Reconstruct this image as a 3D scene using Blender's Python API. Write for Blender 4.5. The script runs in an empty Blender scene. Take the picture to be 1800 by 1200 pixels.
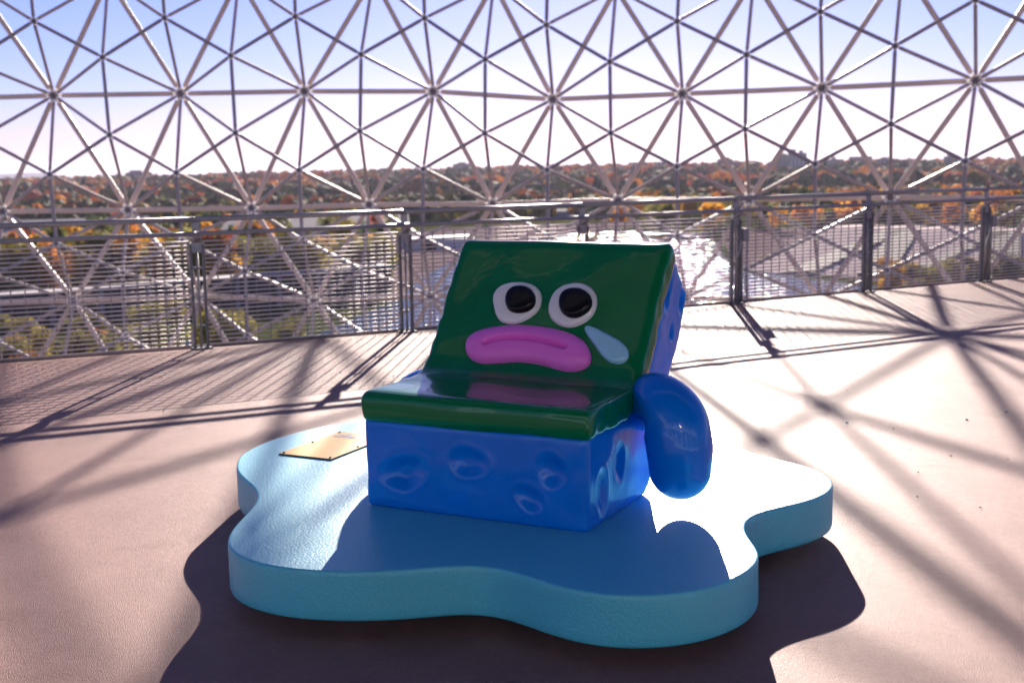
import bpy, bmesh, math, random
from mathutils import Vector, Matrix, noise
random.seed(7)
R = math.radians
SC = bpy.context.scene
COL = SC.collection

# ------------------------------------------------------------------ camera, sky, sun, exposure
CAM_H = 1.6
cam_d = bpy.data.cameras.new('camera')
cam = bpy.data.objects.new('camera', cam_d); COL.objects.link(cam)
cam.matrix_world = Matrix.Translation((0, 0, CAM_H)) @ Matrix.Rotation(R(90 - 8.4263), 4, 'X') @ Matrix.Rotation(R(-0.9873), 4, 'Z')
cam_d.lens = 44; cam_d.sensor_width = 36
cam_d.clip_start = 0.1; cam_d.clip_end = 30000
cam_d.dof.use_dof = True; cam_d.dof.focus_distance = 4.7; cam_d.dof.aperture_fstop = 3.6
SC.camera = cam

SUN_AZ = R(5.04)      # to the right of straight ahead (+Y)
SUN_EL = R(17.3)
w = bpy.data.worlds.new('World'); SC.world = w; w.use_nodes = True
nt = w.node_tree; nt.nodes.clear()
sky = nt.nodes.new('ShaderNodeTexSky'); sky.sky_type = 'NISHITA'; sky.sun_disc = False
sky.sun_elevation = SUN_EL; sky.sun_rotation = SUN_AZ
sky.altitude = 30; sky.air_density = 0.8; sky.dust_density = 0.1; sky.ozone_density = 5.0
bg = nt.nodes.new('ShaderNodeBackground'); bg.inputs[1].default_value = 0.05
out = nt.nodes.new('ShaderNodeOutputWorld')
tint = nt.nodes.new('ShaderNodeMix'); tint.data_type = 'RGBA'; tint.blend_type = 'MULTIPLY'; tint.inputs[0].default_value = 1
tint.inputs[7].default_value = (.90, .66, .96, 1)
nt.links.new(sky.outputs[0], tint.inputs[6]); nt.links.new(tint.outputs[2], bg.inputs[0]); nt.links.new(bg.outputs[0], out.inputs[0])

sd = bpy.data.lights.new('sun', 'SUN'); sd.energy = 5.0; sd.angle = R(0.45); sd.color = (1.0, 0.87, 0.76)
sun = bpy.data.objects.new('sun', sd); COL.objects.link(sun)
S = Vector((math.sin(SUN_AZ) * math.cos(SUN_EL), math.cos(SUN_AZ) * math.cos(SUN_EL), math.sin(SUN_EL)))
sun.rotation_euler = S.to_track_quat('Z', 'Y').to_euler()
sun.location = S * 50

SC.render.engine = 'CYCLES'
SC.view_settings.view_transform = 'Standard'; SC.view_settings.look = 'None'
SC.view_settings.gamma = 1; SC.view_settings.use_curve_mapping = False
SC.view_settings.exposure = 1.6

# ------------------------------------------------------------------ helpers
def tag(o, label=None, cat=None, group=None, kind=None):
    if label: o['label'] = label
    if cat: o['category'] = cat
    if group: o['group'] = group
    if kind: o['kind'] = kind
    return o
def link(o, parent=None):
    COL.objects.link(o)
    if parent: o.parent = parent
    return o
def empty(name, loc=(0, 0, 0), rz=0, parent=None):
    o = bpy.data.objects.new(name, None); o.location = loc; o.rotation_euler = (0, 0, rz)
    o.empty_display_size = .1
    return link(o, parent)
def mesh_obj(name, verts, faces, mats, parent=None, smooth=False, mat_idx=None):
    me = bpy.data.meshes.new(name); me.from_pydata([tuple(v) for v in verts], [], faces)
    for m in (mats if isinstance(mats, (list, tuple)) else [mats]): me.materials.append(m)
    if mat_idx: me.polygons.foreach_set('material_index', mat_idx)
    if smooth: me.polygons.foreach_set('use_smooth', [True] * len(me.polygons))
    me.update()
    return link(bpy.data.objects.new(name, me), parent)
def inst(name, me, parent=None, mat=None):
    o = bpy.data.objects.new(name, me)
    if mat is not None: o.matrix_local = mat
    return link(o, parent)

class MB:
    def __init__(s): s.v = []; s.f = []; s.mi = []
    def add(s, vs, fs, mi=0):
        b = len(s.v); s.v += [Vector(v) for v in vs]; s.f += [tuple(b + i for i in f) for f in fs]; s.mi += [mi] * len(fs)
    def box(s, lo, hi, mi=0, M=None):
        x0, y0, z0 = lo; x1, y1, z1 = hi
        vs = [Vector(p) for p in ((x0,y0,z0),(x1,y0,z0),(x1,y1,z0),(x0,y1,z0),(x0,y0,z1),(x1,y0,z1),(x1,y1,z1),(x0,y1,z1))]
        if M is not None: vs = [M @ v for v in vs]
        s.add(vs, [(0,3,2,1),(4,5,6,7),(0,1,5,4),(1,2,6,5),(2,3,7,6),(3,0,4,7)], mi)
    def tube(s, a, b, r, n=8, mi=0, r2=None, caps=True):
        a = Vector(a); b = Vector(b); d = (b - a).normalized()
        q = d.to_track_quat('Z', 'Y').to_matrix(); r2 = r if r2 is None else r2
        vs = []
        for p, rr in ((a, r), (b, r2)):
            for k in range(n):
                t = 2 * math.pi * k / n; vs.append(p + q @ Vector((math.cos(t) * rr, math.sin(t) * rr, 0)))
        fs = [(k, (k + 1) % n, n + (k + 1) % n, n + k) for k in range(n)]
        if caps: fs += [tuple(range(n - 1, -1, -1)), tuple(range(n, 2 * n))]
        s.add(vs, fs, mi)
    def path(s, pts, r, n=8, mi=0):
        pts = [Vector(p) for p in pts]; vs = []; rr = r if isinstance(r, (list, tuple)) else [r] * len(pts)
        for i, p in enumerate(pts):
            d = (pts[min(i + 1, len(pts) - 1)] - pts[max(i - 1, 0)]).normalized(); q = d.to_track_quat('Z', 'Y').to_matrix()
            for k in range(n):
                t = 2 * math.pi * k / n; vs.append(p + q @ Vector((math.cos(t) * rr[i], math.sin(t) * rr[i], 0)))
        fs = []
        for i in range(len(pts) - 1):
            for k in range(n): fs.append((i*n+k, i*n+(k+1)%n, (i+1)*n+(k+1)%n, (i+1)*n+k))
        fs += [tuple(range(n - 1, -1, -1)), tuple(range((len(pts)-1)*n, len(pts)*n))]
        s.add(vs, fs, mi)
    def build(s, name, mats, parent=None, smooth=False):
        return mesh_obj(name, s.v, s.f, mats, parent, smooth, s.mi)

# ------------------------------------------------------------------ materials
def mat(name, col, rough=.5, metal=0, spec=.5, coat=0, coat_rough=.05, var=None, bump=None, stain=None):
    """var=(scale, amount) tonal variation; bump=(scale, strength, distance); stain=(scale, colour, threshold)"""
    m = bpy.data.materials.new(name); m.use_nodes = True
    N = m.node_tree.nodes; L = m.node_tree.links
    b = N['Principled BSDF']
    b.inputs['Base Color'].default_value = (*col, 1); b.inputs['Roughness'].default_value = rough
    b.inputs['Metallic'].default_value = metal; b.inputs['Specular IOR Level'].default_value = spec
    b.inputs['Coat Weight'].default_value = coat; b.inputs['Coat Roughness'].default_value = coat_rough
    tc = N.new('ShaderNodeTexCoord')
    src = None
    if var:
        n = N.new('ShaderNodeTexNoise'); n.inputs['Scale'].default_value = var[0]; n.inputs['Detail'].default_value = 8; n.inputs['Roughness'].default_value = .65
        L.new(tc.outputs['Object'], n.inputs['Vector'])
        r = N.new('ShaderNodeValToRGB'); r.color_ramp.elements[0].position = .3; r.color_ramp.elements[1].position = .7
        a = var[1]
        r.color_ramp.elements[0].color = (*[c * (1 - a) for c in col], 1); r.color_ramp.elements[1].color = (*[min(1, c * (1 + a)) for c in col], 1)
        L.new(n.outputs['Fac'], r.inputs['Fac']); src = r.outputs['Color']
    if stain:
        n = N.new('ShaderNodeTexNoise'); n.inputs['Scale'].default_value = stain[0]; n.inputs['Detail'].default_value = 6
        L.new(tc.outputs['Object'], n.inputs['Vector'])
        r = N.new('ShaderNodeValToRGB'); r.color_ramp.elements[0].position = stain[2]; r.color_ramp.elements[1].position = min(1, stain[2] + .12)
        r.color_ramp.elements[0].color = (0, 0, 0, 1); r.color_ramp.elements[1].color = (stain[3],) * 3 + (1,)
        L.new(n.outputs['Fac'], r.inputs['Fac'])
        mx = N.new('ShaderNodeMix'); mx.data_type = 'RGBA'
        L.new(r.outputs['Color'], mx.inputs[0])
        if src: L.new(src, mx.inputs[6])
        else: mx.inputs[6].default_value = (*col, 1)
        mx.inputs[7].default_value = (*stain[1], 1); src = mx.outputs[2]
    if src: L.new(src, b.inputs['Base Color'])
    if bump:
        prev = None
        for (sc, st, di) in (bump if isinstance(bump[0], tuple) else (bump,)):
            n = N.new('ShaderNodeTexNoise'); n.inputs['Scale'].default_value = sc; n.inputs['Detail'].default_value = 5
            L.new(tc.outputs['Object'], n.inputs['Vector'])
            bp = N.new('ShaderNodeBump'); bp.inputs['Strength'].default_value = st; bp.inputs['Distance'].default_value = di
            L.new(n.outputs['Fac'], bp.inputs['Height'])
            if prev: L.new(prev.outputs[0], bp.inputs['Normal'])
            prev = bp
        L.new(prev.outputs[0], b.inputs['Normal'])
        if coat: L.new(prev.outputs[0], b.inputs['Coat Normal'])
    return m
M = {}
M['deck'] = mat('deck_concrete', (.305, .175, .158), .48, spec=.06, var=(1.3, .14), bump=((240, .8, .006), (60, .3, .004), (3, .2, .01)), stain=(1.7, (.23, .132, .114), .55, .75))
M['deck_side'] = mat('deck_side', (.3, .27, .26), .8, var=(5, .2))
M['steel'] = mat('galvanised_steel', (.36, .345, .35), .45, metal=.45, var=(30, .2), bump=(200, .1, .001))
M['steel_dark'] = mat('weathered_steel', (.19, .18, .19), .5, metal=.5, var=(20, .3), bump=(150, .15, .001))
M['wire'] = mat('fence_wire', (.74, .68, .67), .6, metal=.25, var=(60, .15))
M['box_grey'] = mat('junction_box_grey', (.33, .33, .35), .5, var=(20, .1))
M['dome'] = mat('dome_paint', (.52, .44, .42), .45, spec=.5, var=(3, .10), bump=(40, .1, .002))
M['dome_hub'] = mat('dome_hub_dark', (.26, .22, .22), .6, var=(20, .3))
M['dome_cap'] = mat('dome_cap_bright', (.92, .88, .86), .5, var=(30, .1))
M['base'] = mat('platform_paint', (.08, .53, .70), .42, spec=.8, var=(1.5, .05), bump=((110, .6, .0035), (14, .06, .006)), stain=(9, (.07, .45, .62), .68, .5))
M['foot'] = mat('rubber_foot', (.012, .012, .013), .7, var=(20, .2))
LB = ((7, .25, .02), (60, .03, .002))
M['green'] = mat('green_lacquer', (.0, .17, .055), .22, spec=.15, coat=.5, coat_rough=.03, var=(4, .08), bump=((5.5, .07, .02), (22, .02, .006)))
M['blue'] = mat('blue_lacquer', (.0, .19, .75), .22, spec=.2, coat=.45, coat_rough=.03, var=(4, .08), bump=((7, .2, .02), (25, .08, .006)))
M['pink'] = mat('pink_lacquer', (.97, .19, .76), .4, spec=.3, coat=.25, coat_rough=.06, var=(5, .05), bump=(8, .12, .01))
M['tear'] = mat('tear_blue', (.36, .70, .90), .3, coat=.4, coat_rough=.06, var=(5, .05))
M['white'] = mat('eye_white', (.90, .88, .87), .3, coat=.4, coat_rough=.05, var=(8, .04))
M['black'] = mat('pupil_black', (.006, .006, .009), .3, spec=.2, coat=.25, coat_rough=.05, var=(8, .2), bump=(10, .06, .008))

def speckle(m, scale, amt):
    N = m.node_tree.nodes; L = m.node_tree.links; b = N['Principled BSDF']; src = b.inputs['Base Color'].links[0].from_socket
    tc = N.new('ShaderNodeTexCoord'); n = N.new('ShaderNodeTexNoise'); n.inputs['Scale'].default_value = scale; n.inputs['Detail'].default_value = 3
    L.new(tc.outputs['Object'], n.inputs['Vector'])
    r_ = N.new('ShaderNodeMapRange'); r_.inputs[1].default_value = .3; r_.inputs[2].default_value = .7; r_.inputs[3].default_value = 1 - amt; r_.inputs[4].default_value = 1 + amt
    L.new(n.outputs['Fac'], r_.inputs[0]); h_ = N.new('ShaderNodeHueSaturation'); L.new(src, h_.inputs['Color']); L.new(r_.outputs[0], h_.inputs['Value']); L.new(h_.outputs['Color'], b.inputs['Base Color'])
speckle(M['deck'], 260, .30)
speckle(M['deck'], 28, .07)
speckle(M['base'], 120, .05)
# ------------------------------------------------------------------ deck
POSTS = [(-2.68, 10.70), (-0.97, 11.511), (0.716, 12.368), (2.384, 13.256), (4.043, 14.164), (5.709, 15.058)]
POSTS = [(-6.20, 9.25), (-4.42, 9.95)] + POSTS + [(7.38, 15.93), (9.05, 16.80)]
PV = [Vector((x, y, 0)) for x, y in POSTS]
far = []
for i, p in enumerate(PV):
    d = (PV[min(i + 1, len(PV) - 1)] - PV[max(i - 1, 0)]).normalized(); n = Vector((-d.y, d.x, 0))
    far.append(p + n * .09)
ring = [Vector((-16, 4.2, 0))] + far + [Vector((22, 22, 0)), Vector((22, -14, 0)), Vector((-16, -14, 0))]
nn = len(ring)
bm = bmesh.new()
tv = [bm.verts.new(p) for p in ring]; bv = [bm.verts.new(p + Vector((0, 0, -.35))) for p in ring]
ft = bm.faces.new(tv[::-1]); bm.faces.new(bv)
for i in range(nn):
    f = bm.faces.new((tv[i], tv[(i + 1) % nn], bv[(i + 1) % nn], bv[i])); f.material_index = 1
bmesh.ops.recalc_face_normals(bm, faces=bm.faces)
me = bpy.data.meshes.new('deck'); bm.to_mesh(me); bm.free(); me.materials.append(M['deck']); me.materials.append(M['deck_side'])
tag(link(bpy.data.objects.new('deck', me)), kind='structure', label='pinkish concrete viewing deck')

# ------------------------------------------------------------------ landscape (seen from 24 m up)
def gz(x, y): return -24.0 - 0.0141 * y
def ground_z(x, y):
    d = math.hypot(x, y)
    t = min(1, max(0, (d - 1250) / 1300.)); t = t * t * (3 - 2 * t)
    side = .75 + .25 * math.sin(x * .0016 + 1.1)
    return gz(x, y) + 24 * t * side
def bear(px, d):
    """ground spot in the direction of picture column px at d metres"""
    t = (px - 900) / 2200.0
    y = d / math.hypot(1, t); return t * y, y
M['grass'] = mat('ground_grass', (.05, .062, .018), 1.0, spec=0, var=(.02, .45), stain=(.012, (.10, .085, .04), .55, .8))
M['water'] = mat('river_water', (.02, .055, .06), .035, spec=.5, bump=((1.1, 1.0, .30), (.25, .6, .8)))
rng = [40, 120, 200, 300, 450, 700, 1000, 1250, 1500, 1800, 2100, 2400, 2700, 3200, 4500, 8000, 16000, 28000]
vs = []; fs = []; na = 49
for r_ in rng:
    for k in range(na):
        a = R(-75 + 150 * k / (na - 1)); x = r_ * math.sin(a); y = r_ * math.cos(a)
        vs.append((x, y, ground_z(x, y) if r_ < 3000 else gz(x, y) + (20 if r_ < 4000 else 0) - r_ * .0005))
for i in range(len(rng) - 1):
    for k in range(na - 1): fs.append((i*na+k, i*na+k+1, (i+1)*na+k+1, (i+1)*na+k))
tag(mesh_obj('ground', vs, fs, M['grass'], smooth=True), kind='structure', label='grassy river plain and far rising bank')

def sheet(name, pts, m, dz, kind='structure', label=None, thick=None):
    """flat polygon on the plain; pts = (column, distance)"""
    P = []
    for c, d in pts:
        x, y = bear(c, d); P.append(Vector((x, y, gz(x, y) + dz)))
    n = len(P); v = list(P); f = [tuple(range(n))]
    if thick:
        v += [p - Vector((0, 0, thick)) for p in P]
        f += [tuple(range(2 * n - 1, n - 1, -1))] + [(i, i + n, (i + 1) % n + n, (i + 1) % n) for i in range(n)]
    bm = bmesh.new(); bvs = [bm.verts.new(p) for p in v]
    for q in f: bm.faces.new([bvs[i] for i in q])
    bmesh.ops.recalc_face_normals(bm, faces=bm.faces)
    me = bpy.data.meshes.new(name); bm.to_mesh(me); bm.free(); me.materials.append(m)
    if me.polygons[0].normal.z < 0 and not thick: me.flip_normals()
    o = link(bpy.data.objects.new(name, me))
    if kind or label: tag(o, kind=kind, label=label)
    return o
sheet('river', [(-900, 60), (-900, 150), (0, 160), (200, 196), (330, 205), (420, 196), (560, 205), (700, 262), (760, 330), (840, 430), (1050, 560), (1250, 520), (1290, 330), (1500, 285), (1700, 262), (2000, 240), (2800, 250), (2800, 60)], M['water'], .25, label='rippled river channel glinting in the sun')
M['asph'] = mat('pale_pavement', (.20, .155, .155), 1.0, spec=0, var=(.05, .2))
sheet('quay_pavement', [(700, 264), (770, 334), (850, 434), (1050, 564), (1200, 640), (900, 640), (640, 560), (560, 420)], M['asph'], .12, label='pale paved quay beside the river')
sheet('road', [(-300, 620), (60, 640), (330, 660), (520, 640), (540, 700), (330, 730), (60, 720), (-300, 690)], M['asph'], .5, label='grey road strip crossing the plain at left')
sheet('plaza', [(1290, 345), (1500, 300), (1700, 280), (2100, 270), (2200, 480), (1700, 520), (1400, 560), (1270, 560)], M['asph'], .14, label='pinkish paved plaza across the river at right')

# ------------------------------------------------------------------ foliage
PAL = {
 'dark green': (.045, .075, .022), 'olive green': (.13, .13, .028), 'yellow green': (.26, .22, .03), 'golden yellow': (.60, .33, .03),
 'orange': (.50, .20, .045), 'rust red': (.36, .075, .035), 'brown': (.20, .10, .045), 'dark conifer green': (.022, .04, .022)}
fol = bpy.data.materials.new('foliage'); fol.use_nodes = True
N = fol.node_tree.nodes; L = fol.node_tree.links; b = N['Principled BSDF']
oi = N.new('ShaderNodeObjectInfo'); nz = N.new('ShaderNodeTexNoise'); nz.inputs['Scale'].default_value = 1.3; nz.inputs['Detail'].default_value = 4
tc = N.new('ShaderNodeTexCoord'); L.new(tc.outputs['Object'], nz.inputs['Vector'])
hs = N.new('ShaderNodeHueSaturation'); mr = N.new('ShaderNodeMapRange')
mr.inputs[1].default_value = .3; mr.inputs[2].default_value = .7; mr.inputs[3].default_value = .55; mr.inputs[4].default_value = 1.5
L.new(nz.outputs['Fac'], mr.inputs[0]); L.new(mr.outputs[0], hs.inputs['Value']); L.new(oi.outputs['Color'], hs.inputs['Color'])
L.new(hs.outputs['Color'], b.inputs['Base Color']); b.inputs['Roughness'].default_value = .7
tr = N.new('ShaderNodeBsdfTranslucent'); L.new(hs.outputs['Color'], tr.inputs['Color'])
ms = N.new('ShaderNodeMixShader'); ms.inputs[0].default_value = .5
L.new(b.outputs[0], ms.inputs[1]); L.new(tr.outputs[0], ms.inputs[2]); L.new(ms.outputs[0], N['Material Output'].inputs[0])
M['foliage'] = fol
fw = bpy.data.materials.new('far_foliage'); fw.use_nodes = True
N = fw.node_tree.nodes; L = fw.node_tree.links; b = N['Principled BSDF']
at = N.new('ShaderNodeAttribute'); at.attribute_name = 'leafcol'; L.new(at.outputs['Color'], b.inputs['Base Color']); b.inputs['Roughness'].default_value = .8
tr = N.new('ShaderNodeBsdfTranslucent'); L.new(at.outputs['Color'], tr.inputs['Color'])
ms = N.new('ShaderNodeMixShader'); ms.inputs[0].default_value = .5
L.new(b.outputs[0], ms.inputs[1]); L.new(tr.outputs[0], ms.inputs[2]); L.new(ms.outputs[0], N['Material Output'].inputs[0])
M['bark'] = mat('bark', (.10, .075, .06), .9, var=(3, .3))

def crown_geo(rnd, n, leaf, kind='round'):
    """n leaf clumps (bent quads) through the crown volume, unit height 1 (0..1), radius ~.4"""
    vs = []; fs = []
    lobes = []
    if kind == 'round':
        for i in range(9):
            a = rnd.uniform(0, 6.283); z = rnd.uniform(.38, .86); rr = .30 * math.sin(math.pi * min(.97, (z - .22) / .78)) * rnd.uniform(.5, 1)
            lobes.append((Vector((math.cos(a) * rr, math.sin(a) * rr, z)), rnd.uniform(.13, .21)))
        lobes.append((Vector((0, 0, .6)), .25))
    elif kind == 'tall':
        for i in range(10):
            a = rnd.uniform(0, 6.283); z = .2 + .072 * i
            lobes.append((Vector((math.cos(a) * .06, math.sin(a) * .06, z)), .15 * (1 - abs(z - .5) * .9)))
    else:
        for i in range(9):
            z = .12 + .095 * i
            lobes.append((Vector((rnd.uniform(-.02, .02), rnd.uniform(-.02, .02), z)), .24 * (1.02 - z)))
    for i in range(n):
        c, rad = rnd.choice(lobes)
        d = Vector((rnd.gauss(0, 1), rnd.gauss(0, 1), rnd.gauss(0, 1))).normalized()
        p = c + d * rad * (rnd.uniform(.55, 1.08) if rnd.random() < .8 else rnd.uniform(.1, .6))
        nrm = (d + Vector((rnd.gauss(0, .6), rnd.gauss(0, .6), rnd.gauss(.3, .6)))).normalized()
        q = nrm.to_track_quat('Z', 'Y').to_matrix(); s = leaf * rnd.uniform(.6, 1.4)
        k = len(vs); ang = rnd.uniform(0, 6.28)
        for t in range(5):
            a = ang + t * 1.2566; rr = s * rnd.uniform(.55, 1.1)
            vs.append(p + q @ Vector((math.cos(a) * rr, math.sin(a) * rr, rnd.uniform(-.25, .25) * s)))
        fs.append((k, k+1, k+2, k+3, k+4))
    return vs, fs
def trunk_geo(rnd, kind):
    mb = MB(); hgt = .75 if kind == 'round' else .85
    mb.path([(0, 0, 0), (rnd.uniform(-.01, .01), 0, .25), (rnd.uniform(-.02, .02), .01, .5), (0, 0, hgt)], [.028, .02, .014, .004], 6)
    for i in range(4):
        a = rnd.uniform(0, 6.28); z = rnd.uniform(.25, .5)
        mb.path([(0, 0, z), (math.cos(a) * .1, math.sin(a) * .1, z + .12), (math.cos(a) * .22, math.sin(a) * .22, z + .22)], [.01, .007, .003], 5)
    return mb
rnd = random.Random(3)
TPL = {}
for kind, cnt in (('round', 5), ('tall', 3), ('cone', 2)):
    TPL[kind] = []
    for i in range(cnt):
        row = {}
        for lod, n, leaf in (('near', 2600, .024), ('mid', 900, .038), ('far', 260, .066)):
            v_, f_ = crown_geo(rnd, n, leaf, kind); me = bpy.data.meshes.new('crown_' + kind)
            me.from_pydata([tuple(v) for v in v_], [], f_); me.materials.append(M['foliage']); me.update(); row[lod] = me
        mb = trunk_geo(rnd, kind); me = bpy.data.meshes.new('trunk_' + kind); me.from_pydata([tuple(v) for v in mb.v], [], mb.f); me.materials.append(M['bark']); row['trunk'] = me
        TPL[kind].append(row)
NT = [0]
def tree(px, d, hgt, colour, kind='round', label=None, group='trees on the river plain', wide=1.0, z0=None):
    x, y = bear(px, d); x += 0; NT[0] += 1
    t = TPL[kind][NT[0] % len(TPL[kind])]
    lod = 'near' if d < 330 else 'mid' if d < 800 else 'far'
    z = ground_z(x, y) if z0 is None else z0
    e = empty('pine_tree' if kind == 'cone' else 'tree', (x, y, z - .15), rnd.uniform(0, 6.28))
    tag(e, label or f'{colour} tree on the plain', 'tree', group)
    c = inst('crown', t[lod], e); c.scale = (hgt * wide * 1.05, hgt * wide * 1.05, hgt); 
    col = PAL[colour]; f = rnd.uniform(.8, 1.25); c.color = (col[0] * f, col[1] * f * rnd.uniform(.92, 1.08), col[2] * f, 1)
    k = inst('trunk', t['trunk'], e); k.scale = (hgt, hgt, hgt)
    return e

# far wooded bank: one mass nobody could count
def forest(name, n, pick, label, seed, size=(9, 15)):
    rr = random.Random(seed); vs = []; fs = []; cols = []
    ico = []
    bm = bmesh.new(); bmesh.ops.create_icosphere(bm, subdivisions=2, radius=1); bm.verts.ensure_lookup_table()
    iv = [v.co.copy() for v in bm.verts]; jf = [tuple(v.index for v in f.verts) for f in bm.faces]; bm.free()
    for i in range(n):
        x, y, colour = pick(rr)
        h_ = rr.uniform(*size); wd = h_ * rr.uniform(.40, .62); z = ground_z(x, y)
        if colour == 'dark conifer green': wd *= .55; h_ *= 1.1
        base = PAL[colour]; f0 = rr.uniform(.7, 1.35); off = Vector((rr.uniform(0, 99), rr.uniform(0, 99), 0)); k = len(vs)
        for v in iv:
            s = 1 + .55 * noise.noise(v * 1.7 + off) + .35 * noise.noise(v * 4.1 + off) + rr.uniform(-.10, .10)
            vs.append((x + v.x * wd * s, y + v.y * wd * s, z + h_ * .55 + v.z * h_ * .5 * s))
            g = f0 * (1 + .6 * noise.noise(v * 3 + off)) * rr.uniform(.75, 1.3)
            cols += [min(1, base[0] * g), min(1, base[1] * g), min(1, base[2] * g), 1]
        fs += [tuple(k + a for a in f) for f in jf]
    me = bpy.data.meshes.new(name); me.from_pydata(vs, [], fs)
    ca = me.color_attributes.new('leafcol', 'FLOAT_COLOR', 'POINT'); ca.data.foreach_set('color', cols)
    me.materials.append(fw); me.update()
    return tag(link(bpy.data.objects.new(name, me)), label, 'woods', kind='stuff')
def pick_far(rr):
    px = rr.uniform(-300, 2100); d = 1150 + 1500 * rr.random() ** .8
    x, y = bear(px, d)
    patch = 1.4 * noise.noise(Vector((x * .0045, y * .003, 3))) + .30 * (d - 1150) / 1500
    r_ = rr.random()
    if patch > .25: c = 'orange' if r_ < .5 else 'rust red' if r_ < .6 else 'golden yellow' if r_ < .75 else 'brown' if r_ < .85 else 'olive green'
    elif patch > -.05: c = 'olive green' if r_ < .4 else 'golden yellow' if r_ < .58 else 'orange' if r_ < .7 else 'yellow green' if r_ < .8 else 'dark green'
    else: c = 'dark green' if r_ < .45 else 'dark conifer green' if r_ < .65 else 'olive green' if r_ < .85 else 'brown'
    return x, y, c
forest('far_woods', 5200, pick_far, 'distant mass of autumn woods along the skyline bank', 11, (7, 19))
def pick_mid(rr):
    px = rr.uniform(-250, 2050); d = rr.uniform(720, 1150); x, y = bear(px, d)
    r_ = rr.random()
    if px > 1000: c = 'golden yellow' if r_ < .3 else 'olive green' if r_ < .6 else 'yellow green' if r_ < .75 else 'dark green' if r_ < .9 else 'rust red'
    else: c = 'olive green' if r_ < .4 else 'dark green' if r_ < .65 else 'orange' if r_ < .78 else 'yellow green' if r_ < .92 else 'brown'
    return x, y, c
forest('mid_woods', 1500, pick_mid, 'loose autumn woods on the plain before the skyline', 12, (7, 12))

ci = 0
names = {'dark green': 'dark green', 'olive green': 'olive green', 'yellow green': 'yellow-green', 'golden yellow': 'golden yellow', 'orange': 'orange', 'rust red': 'rust red', 'brown': 'brown', 'dark conifer green': 'dark conical'}
PANELS = [(-9999, 0, 'outside left'), (0, 345, 'in the leftmost panel'), (345, 717, 'between the two left posts'), (717, 1024, 'behind the chair top'),
          (1024, 1291, 'right beside the chair back'), (1291, 1523, 'two panels right of chair'), (1523, 1728, 'three panels right of chair'), (1728, 9999, 'past the last right post')]
TLIST = []
def T(px, d, h_, c, kind='round', wide=1.0):
    pn = [p for p in PANELS if p[0] <= px < p[1]][0][2]
    band = 'low by the water' if d < 240 else 'through the mesh' if d < 565 else 'above the rail'
    TLIST.append((c, band, pn, px, tree(px, d, h_, c, kind, None, 'loose autumn trees beyond the railing', wide)))
ORD = ['leftmost', 'second', 'third', 'fourth', 'fifth', 'sixth', 'seventh', 'eighth', 'ninth', 'tenth', 'eleventh', 'twelfth', 'thirteenth', 'fourteenth', 'fifteenth', 'sixteenth', 'seventeenth', 'eighteenth', 'nineteenth', 'twentieth'] + [b for b in ('twenty-first', 'twenty-second', 'twenty-third', 'twenty-fourth', 'twenty-fifth', 'twenty-sixth', 'twenty-seventh', 'twenty-eighth', 'twenty-ninth', 'thirtieth')]
def label_trees():
    g = {}
    for t in TLIST: g.setdefault(t[:3], []).append(t)
    for (c, band, pn), l_ in g.items():
        l_.sort(key=lambda t: t[3])
        for k, t in enumerate(l_):
            if len(l_) == 1: s_ = f'only {names[c]} tree {band} {pn}'
            elif k == 0: s_ = f'leftmost {names[c]} tree {band} {pn}'
            else: s_ = f'{ORD[k]} {names[c]} tree from left, {band} {pn}'
            t[4]['label'] = s_
# landmark trees
tree(372, 172, 8.5, 'yellow green', 'round', 'yellow-green bushy tree low behind the first full fence post, by the water', 'bushy trees at the water edge', 1.0)
tree(415, 176, 8.0, 'yellow green', 'round', 'yellow-green bush tree just right of the left post above the deck edge', 'bushy trees at the water edge', 1.1)
tree(512, 180, 6.0, 'yellow green', 'round', 'small yellow-green bush tree in the middle of the left mesh panel', 'bushy trees at the water edge', 1.2)
tree(640, 330, 12.5, 'golden yellow', 'round', 'bright golden tree left of the second post, below the rail', 'bright landmark trees', .9)
tree(560, 345, 12, 'olive green', 'round', 'olive tree beside the bright golden tree below the rail', 'bright landmark trees', .9)
tree(1218, 640, 13, 'golden yellow', 'round', 'rounded bright yellow tree above the rail right of the chair back', 'bright landmark trees', 1.1)
tree(1450, 560, 17, 'dark green', 'cone', 'tall dark pointed tree rising above the rail at right', 'bright landmark trees', 1.5)
tree(1492, 560, 14, 'golden yellow', 'round', 'yellow-orange tree right of the tall dark pointed tree', 'bright landmark trees', 1.2)
tree(1540, 600, 12, 'rust red', 'round', 'red tree above the rail beside the fifth post', 'bright landmark trees', 1.2)
tree(1720, 600, 15.5, 'rust red', 'round', 'red maple above the rail near the right edge', 'bright landmark trees', 1.1)
tree(1755, 620, 15, 'orange', 'round', 'orange tree right of the red maple near the right edge', 'bright landmark trees', 1.1)
tree(1640, 640, 15, 'olive green', 'round', 'broad olive green tree above the rail left of the red maple', 'bright landmark trees', 1.3)
tree(1610, 245, 4.0, 'yellow green', 'round', 'low yellow-green shrub tree at the water under the right mesh panel', 'bushy trees at the water edge', 1.6)
tree(1712, 262, 8.5, 'yellow green', 'tall', 'slim yellow-green tree beside the far right post', 'bushy trees at the water edge', 1.3)
tree(1770, 262, 9.0, 'olive green', 'round', 'olive tree behind the far right mesh panel', 'bushy trees at the water edge', 1.2)
tree(1350, 335, 3.5, 'yellow green', 'round', 'low yellow shrub at the water behind the middle right panel', 'bushy trees at the water edge', 1.8)
rt = random.Random(21)
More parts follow.
